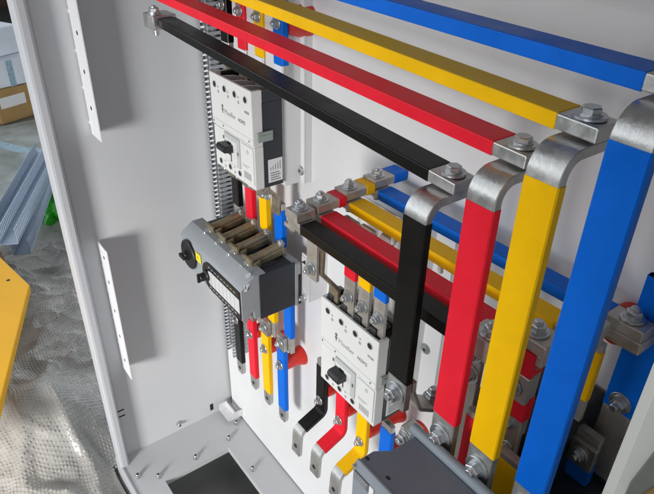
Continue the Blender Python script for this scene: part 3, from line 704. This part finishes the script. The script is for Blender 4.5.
# ------------------------------------------------------------------ outside the cabinet, on the left
def sheet(name, x0, x1, y0, y1, nx, ny, hf, m):
    b = new(); vs = [[None]*(ny+1) for _ in range(nx+1)]
    for i in range(nx+1):
        for j in range(ny+1):
            x = x0+(x1-x0)*i/nx; y = y0+(y1-y0)*j/ny
            vs[i][j] = b.verts.new((x,y,hf(x,y)))
    for i in range(nx):
        for j in range(ny):
            q = (vs[i][j],vs[i+1][j],vs[i+1][j+1],vs[i][j+1])
            if max(p.co.x for p in q) > -1.243 and max(p.co.y for p in q) > .2275: continue
            b.faces.new(q)
    for v in [v for v in b.verts if not v.link_faces]: b.verts.remove(v)
    o = link(name, b, m); return o
def bubble_mat(name, col, scale, cloudy, vb=.55):
    m = bpy.data.materials.new(name); m.use_nodes = True; n = m.node_tree.nodes; l = m.node_tree.links
    bs = n['Principled BSDF']; bs.inputs['Base Color'].default_value = (*col,1); bs.inputs['Roughness'].default_value = .5
    bs.inputs['Specular IOR Level'].default_value = .35; bs.inputs['Coat Weight'].default_value = .25; bs.inputs['Coat Roughness'].default_value = .07
    bs.inputs['Alpha'].default_value = .80
    tc = n.new('ShaderNodeTexCoord'); mp = n.new('ShaderNodeMapping'); l.new(tc.outputs['Object'], mp.inputs['Vector']); mp.inputs['Rotation'].default_value = (0,0,.4); mp.inputs['Scale'].default_value = (1,1,.05)
    v = n.new('ShaderNodeTexVoronoi'); v.inputs['Scale'].default_value = scale; v.inputs['Randomness'].default_value = .12; l.new(mp.outputs['Vector'], v.inputs['Vector'])
    r = n.new('ShaderNodeMapRange'); r.inputs['From Min'].default_value = .25; r.inputs['From Max'].default_value = .5; r.inputs['To Min'].default_value = 1; r.inputs['To Max'].default_value = 0; l.new(v.outputs['Distance'], r.inputs['Value'])
    nz = n.new('ShaderNodeTexNoise'); nz.inputs['Scale'].default_value = 7; nz.inputs['Detail'].default_value = 5; l.new(tc.outputs['Object'], nz.inputs['Vector'])
    cr = n.new('ShaderNodeMapRange'); cr.inputs['From Min'].default_value = .35; cr.inputs['From Max'].default_value = .65; cr.inputs['To Min'].default_value = cloudy; cr.inputs['To Max'].default_value = 1.15; l.new(nz.outputs['Fac'], cr.inputs['Value'])
    sc = n.new('ShaderNodeVectorMath'); sc.operation = 'SCALE'; sc.inputs[0].default_value = col; l.new(cr.outputs['Result'], sc.inputs['Scale']); l.new(sc.outputs['Vector'], bs.inputs['Base Color'])
    b1 = n.new('ShaderNodeBump'); b1.inputs['Strength'].default_value = vb; b1.inputs['Distance'].default_value = .003; l.new(r.outputs['Result'], b1.inputs['Height'])
    b2 = n.new('ShaderNodeBump'); b2.inputs['Strength'].default_value = .6; b2.inputs['Distance'].default_value = .03; l.new(nz.outputs['Fac'], b2.inputs['Height']); l.new(b1.outputs['Normal'], b2.inputs['Normal']); l.new(b2.outputs['Normal'], bs.inputs['Normal'])
    return m
M['wrap'] = bubble_mat('clear_bubble_wrap', (.47,.458,.43), 88, .82, 0.0)
M['wrap2'] = bubble_mat('cloudy_bubble_wrap', (.50,.54,.51), 80, .66, .3)
def h1(x,y):
    s = .0
    d = (x+1.55)*.86 + (y-.12)*.5
    s += .10*math.exp(-((x+1.62)**2+(y-.02)**2)/.035)
    s += .16*math.exp(-((x+1.43)**2+(y-.14)**2)/.018)
    s += .10*math.exp(-((x+1.95)**2+(y-.30)**2)/.08)
    from mathutils import noise as N_
    s += .030*N_.noise(Vector((3.1*x,4.3*y,.3)))
    r_ = N_.noise(Vector((6*x+2*y,7*y-2*x,1.7))); s += .075*max(0,.28-abs(r_))
    r_ = N_.noise(Vector((11*x-5*y,10*y+4*x,5.7))); s += .030*max(0,.25-abs(r_))
    return .045+s
bw = sheet('bubble_wrap', -2.75,-.95,-.45,.62,200,120,h1,'wrap')
bb = new(); bb.from_mesh(bw.data); pt = .0102; row = 0; yv = -.12
ring = [(math.cos(2*PI*k/6), math.sin(2*PI*k/6)) for k in range(6)]
while yv < .52:
    xv = -2.70+(row%2)*pt*.5
    while xv < -1.0:
        if random.random() > .07 and not (xv > -1.252 and yv > .222) and -.17 < yv-(-.05+(-1.38-xv)*.22) < .40:
            px_ = xv+.012*math.sin(9*yv)+.006*math.sin(31*yv+5*xv); py_ = yv+.012*math.sin(8*xv)+.006*math.sin(27*xv)
            z0 = h1(px_,py_); e_ = .002
            nrm = Vector((-(h1(px_+e_,py_)-z0)/e_, -(h1(px_,py_+e_)-z0)/e_, 1)).normalized()
            c0 = Vector((px_,py_,z0)); a_,u_,v_ = frame_of(nrm); hh_ = random.uniform(.35,1.05)
            rs = []
            for r_,q_ in ((.0045,-.0005),(.0038,.0010*hh_),(.0022,.0017*hh_)):
                rs.append([bb.verts.new(c0+nrm*q_+(u_*cx+v_*cy)*r_) for cx,cy in ring])
            tp_ = bb.verts.new(c0+nrm*.0019*hh_)
            for A,B in zip(rs,rs[1:]):
                for k in range(6): bb.faces.new((A[k],A[(k+1)%6],B[(k+1)%6],B[k]))
            for k in range(6): bb.faces.new((rs[-1][k],rs[-1][(k+1)%6],tp_))
        xv += pt
    yv += pt*.866; row += 1
bb.to_mesh(bw.data); bb.free()
for p_ in bw.data.polygons: p_.use_smooth = True
at_ = bw.data.attributes.get('sharp_edge')
if at_: bw.data.attributes.remove(at_)
tag(bw, 'crumpled clear bubble wrap lying along the outside of the cabinet', 'bubble wrap')
def h2(x,y): return .012+.006*math.sin(5*x+3*y)+.003*math.sin(11*x-7*y+2*math.sin(3*x))
tag(sheet('bubble_wrap', -4.3,-2.65,-.1,1.1,110,80,h2,'wrap2'), 'flat greenish grey bubble wrap on the floor behind the stacked ducts', 'bubble wrap')
# loose ducts
for lab,(p,q),sd in (('grey slotted cable duct lying on the floor, left of the three loose ones', ((-2.62,.262,-1.335),(-3.36,.632,-1.335)), 0),
                  ('grey slotted cable duct lying on the floor, middle of the three loose ones', ((-2.30,.272,-1.300),(-3.12,.640,-1.300)), 0),
                  ('grey slotted cable duct lying nearest the cabinet, topmost of the three loose ones', ((-2.24,.232,-1.21),(-2.98,.610,-1.21)), 0)):
    P = W(*p); Q = W(*q); d = (Q-P); L = d.length; d.normalize()
    b = new(); duct_mesh(b, L, .062, .062, .0170, .0085, .0026)
    o = link('loose_cable_duct', b, 'ductb', smooth=False)
    up = Vector((0,0,1)); ny = -(up - d*up.dot(d)).normalized(); nx = ny.cross(d)
    o.matrix_world = Matrix(((nx.x,ny.x,d.x,P.x),(nx.y,ny.y,d.y,P.y),(nx.z,ny.z,d.z,P.z),(0,0,0,1)))
    tag(o, lab, 'cable duct', 'loose ducts beside the cabinet')
# crates carrying plate and ducts
o = tag(empty('cardboard_box', W(-2.15,.0,-1.48)), 'brown cardboard box underneath the yellow steel plate', 'box')
b = new(); box(b,(-.45,-.45,0),(.12,.20,.245),.004); link('carton', b, 'cardd', o)
b = new(); box(b,(-.46,-.02,.2445),(.125,.02,.2465)); link('tape', b, 'card', o)
o = tag(empty('yellow_plate', W(-1.95,.1,-1.23)), 'bright yellow folded steel plate lying at the far left', 'plate')
poly = [(-1.918,.222),(-1.210,-.060),(-1.40,-.35),(-2.55,.02),(-2.30,.160)]
b = new(); prism(b,[(x+1.95,y-.1,.03) for x,y in poly],(0,0,-.028),.003); link('plate_sheet', b, 'yplate', o)
b = new(); cyl(b,(-1.985+1.95,.172-.1,.0300),(0,0,1),.006,.006,.0004,16); link('plate_hole', b, 'hole', o)
# green bag, strap, parcels
b = new(); bmesh.ops.create_icosphere(b, subdivisions=4, radius=1)
for v in b.verts:
    c = v.co; k = 1+.16*math.sin(7*c.x+3*c.z)+.1*math.sin(11*c.y+5*c.x)
    v.co = Vector((c.x*.11*k, c.y*.10*k, c.z*.085*k))
o = link('plastic_bag', b, 'green'); o.location = W(-2.83,.545,-1.40); tag(o, 'crumpled bright green plastic bag beside the cabinet edge', 'bag')
b = new(); n = 60
prev = None
for k in range(n+1):
    f = k/n; x = -3.95+.62*f; y = .36+.42*f; z = .085+.004*math.sin(9*f)+.002*math.sin(23*f)
    d = Vector((.62,.42,0)).normalized(); s = Vector((-d.y,d.x,0))*.035
    cur = [b.verts.new(Vector((x,y,z))+s), b.verts.new(Vector((x,y,z))-s), b.verts.new(Vector((x,y,z-.002))-s), b.verts.new(Vector((x,y,z-.002))+s)]
    if prev:
        for q in range(4): b.faces.new((prev[q],cur[q],cur[(q+1)%4],prev[(q+1)%4]))
    prev = cur
tag(link('packing_strap', b, 'strap'), 'pale blue patterned strap lying across the greenish bubble wrap', 'strap')
def carton(name, label, cat, x, y, z, sx_, sy2, sz, m, rot, lab=None):
    o = tag(empty(name, (x,y,z), (0,0,rot)), label, cat)
    b = new(); box(b,(-sx_/2,-sy2/2,0),(sx_/2,sy2/2,sz),.008); q = link('carton', b, m, o)
    return o
c = carton('cardboard_box','brown cardboard box with a white label at the far left','box',-4.55,.72,0,.34,.36,.22,'card',.35)
b = new(); box(b,(.1695,-.16,.10),(.1715,.02,.17)); link('paper_label', b, 'lab', c)
b = new(); box(b,(-.17,-.03,.2195),(.172,.03,.2215)); link('tape', b, 'cardd', c)
c = carton('white_parcel','white wrapped parcel lying on the brown cardboard box','parcel',-4.56,.70,.222,.36,.34,.17,'foam',.25)
b = new(); box(b,(.179,-.02,.0),(.1815,.02,.165)); link('tape', b, 'strap', c)
c = carton('white_parcel','pale bluish wrapped parcel, topmost of the stack at far left','parcel',-4.62,.66,.394,.33,.34,.17,'foam',.45)
b = new(); box(b,(-.16,-.02,.1695),(.168,.02,.1715)); link('tape', b, 'strap', c)
# dark shelving far behind
o = tag(empty('storage_shelf', W(-6.6,1.05,-1.48)), 'dark storage shelf with stacked goods far behind at the top left', 'shelf')
b = new(); box(b,(-.3,-.9,.62),(.3,.7,.66),.004); box(b,(-.3,-.9,1.25),(.3,.7,1.29),.004); box(b,(-.3,-.9,0),(-.26,.7,1.9)); link('shelf_board', b, 'panel', o)
b = new()
for yy in (-.9,.66):
    for xx in (-.3,.26): box(b,(xx,yy,0),(xx+.04,yy+.04,1.9))
link('shelf_post', b, 'bluec', o)
o = tag(empty('tarpaulin_pile', W(-6.1,1.0,-1.48)), 'heap of dark green cloth on the floor behind the parcels', 'cloth pile')
b = new(); bmesh.ops.create_icosphere(b, subdivisions=4, radius=1)
for v in b.verts:
    c = v.co; k = 1+.12*math.sin(5*c.x+4*c.z)+.08*math.sin(9*c.y+7*c.z)
    v.co = Vector((c.x*.45*k, c.y*.75*k, max(-.02,c.z)*.33*k))
link('cloth', b, 'darkfab', o)
o = carton('dark_crate','dark red brown crate on the floor under the far shelf','crate',-6.75,1.2,0,.5,.9,.55,'darkred',0); 
o = carton('blue_bin','blue grey bin standing on the far shelf','bin',-6.6,1.05,.662,.4,.5,.35,'bluec',.1)
b = new(); box(b,(-.205,-.255,.33),(.205,.255,.36),.006); link('rim', b, 'bluec', o)
o = carton('orange_tool_box','small orange box beside the bin on the far shelf','box',-6.5,1.52,.662,.25,.3,.30,'orange',.1)
b = new(); box(b,(-.02,-.10,.30),(.02,.10,.33),.006); link('handle', b, 'blackp', o)
# board on the floor under the cabinet opening
o = tag(empty('brown_board', W(-.80,.33,-1.478)), 'brown board on the floor seen through the cabinet base opening', 'board')
b = new(); box(b,(-.16,-.10,0),(.45,.24,.022),.002); link('board', b, 'card', o)
# ------------------------------------------------------------------ light
sc = bpy.context.scene
w = bpy.data.worlds.new('World'); sc.world = w; w.use_nodes = True
# workshop surroundings: dim above, brighter near the horizon, fill added on the left (-x)
n = w.node_tree.nodes; l = w.node_tree.links; bg = n['Background']
tc = n.new('ShaderNodeTexCoord'); sp = n.new('ShaderNodeSeparateXYZ'); l.new(tc.outputs['Generated'], sp.inputs['Vector'])
def mr(sock, a, b, c, d):
    q = n.new('ShaderNodeMapRange'); q.interpolation_type = 'SMOOTHSTEP'
    for k,v in zip(('From Min','From Max','To Min','To Max'),(a,b,c,d)): q.inputs[k].default_value = v
    l.new(sock, q.inputs['Value']); return q.outputs['Result']
def op(o_, a, b):
    q = n.new('ShaderNodeMath'); q.operation = o_
    for i,v in enumerate((a,b)):
        if hasattr(v,'links') or not isinstance(v,(int,float)): l.new(v, q.inputs[i])
        else: q.inputs[i].default_value = v
    return q.outputs[0]
horizon = mr(sp.outputs['Z'], .05, .55, 1.0, .12)
left = mr(sp.outputs['X'], .1, -.75, 0.0, 1.0)
st = op('ADD', op('MULTIPLY', horizon, 1.08), op('MULTIPLY', left, 1.25))
bg.inputs['Color'].default_value = (.88,.94,1,1); l.new(st, bg.inputs['Strength'])
def area(name, loc, target, size, power, col):
    l = bpy.data.lights.new(name, 'AREA'); l.shape = 'RECTANGLE'; l.size = size[0]; l.size_y = size[1]; l.energy = power; l.color = col
    o = bpy.data.objects.new(name, l); C.objects.link(o); o.location = loc
    o.rotation_euler = (Vector(target)-Vector(loc)).to_track_quat('-Z','Y').to_euler()
    return o
dl = area('door_light', W(.20,-2.15,-.55), W(-1.8,.58,-1.25), (.60,.75), 15.6, (1,.985,.965))
dl.data.spread = math.radians(72)
sc.view_settings.view_transform = 'Standard'; sc.view_settings.look = 'None'; sc.view_settings.exposure = .17; sc.view_settings.gamma = 1
sc.cycles.max_bounces = 8
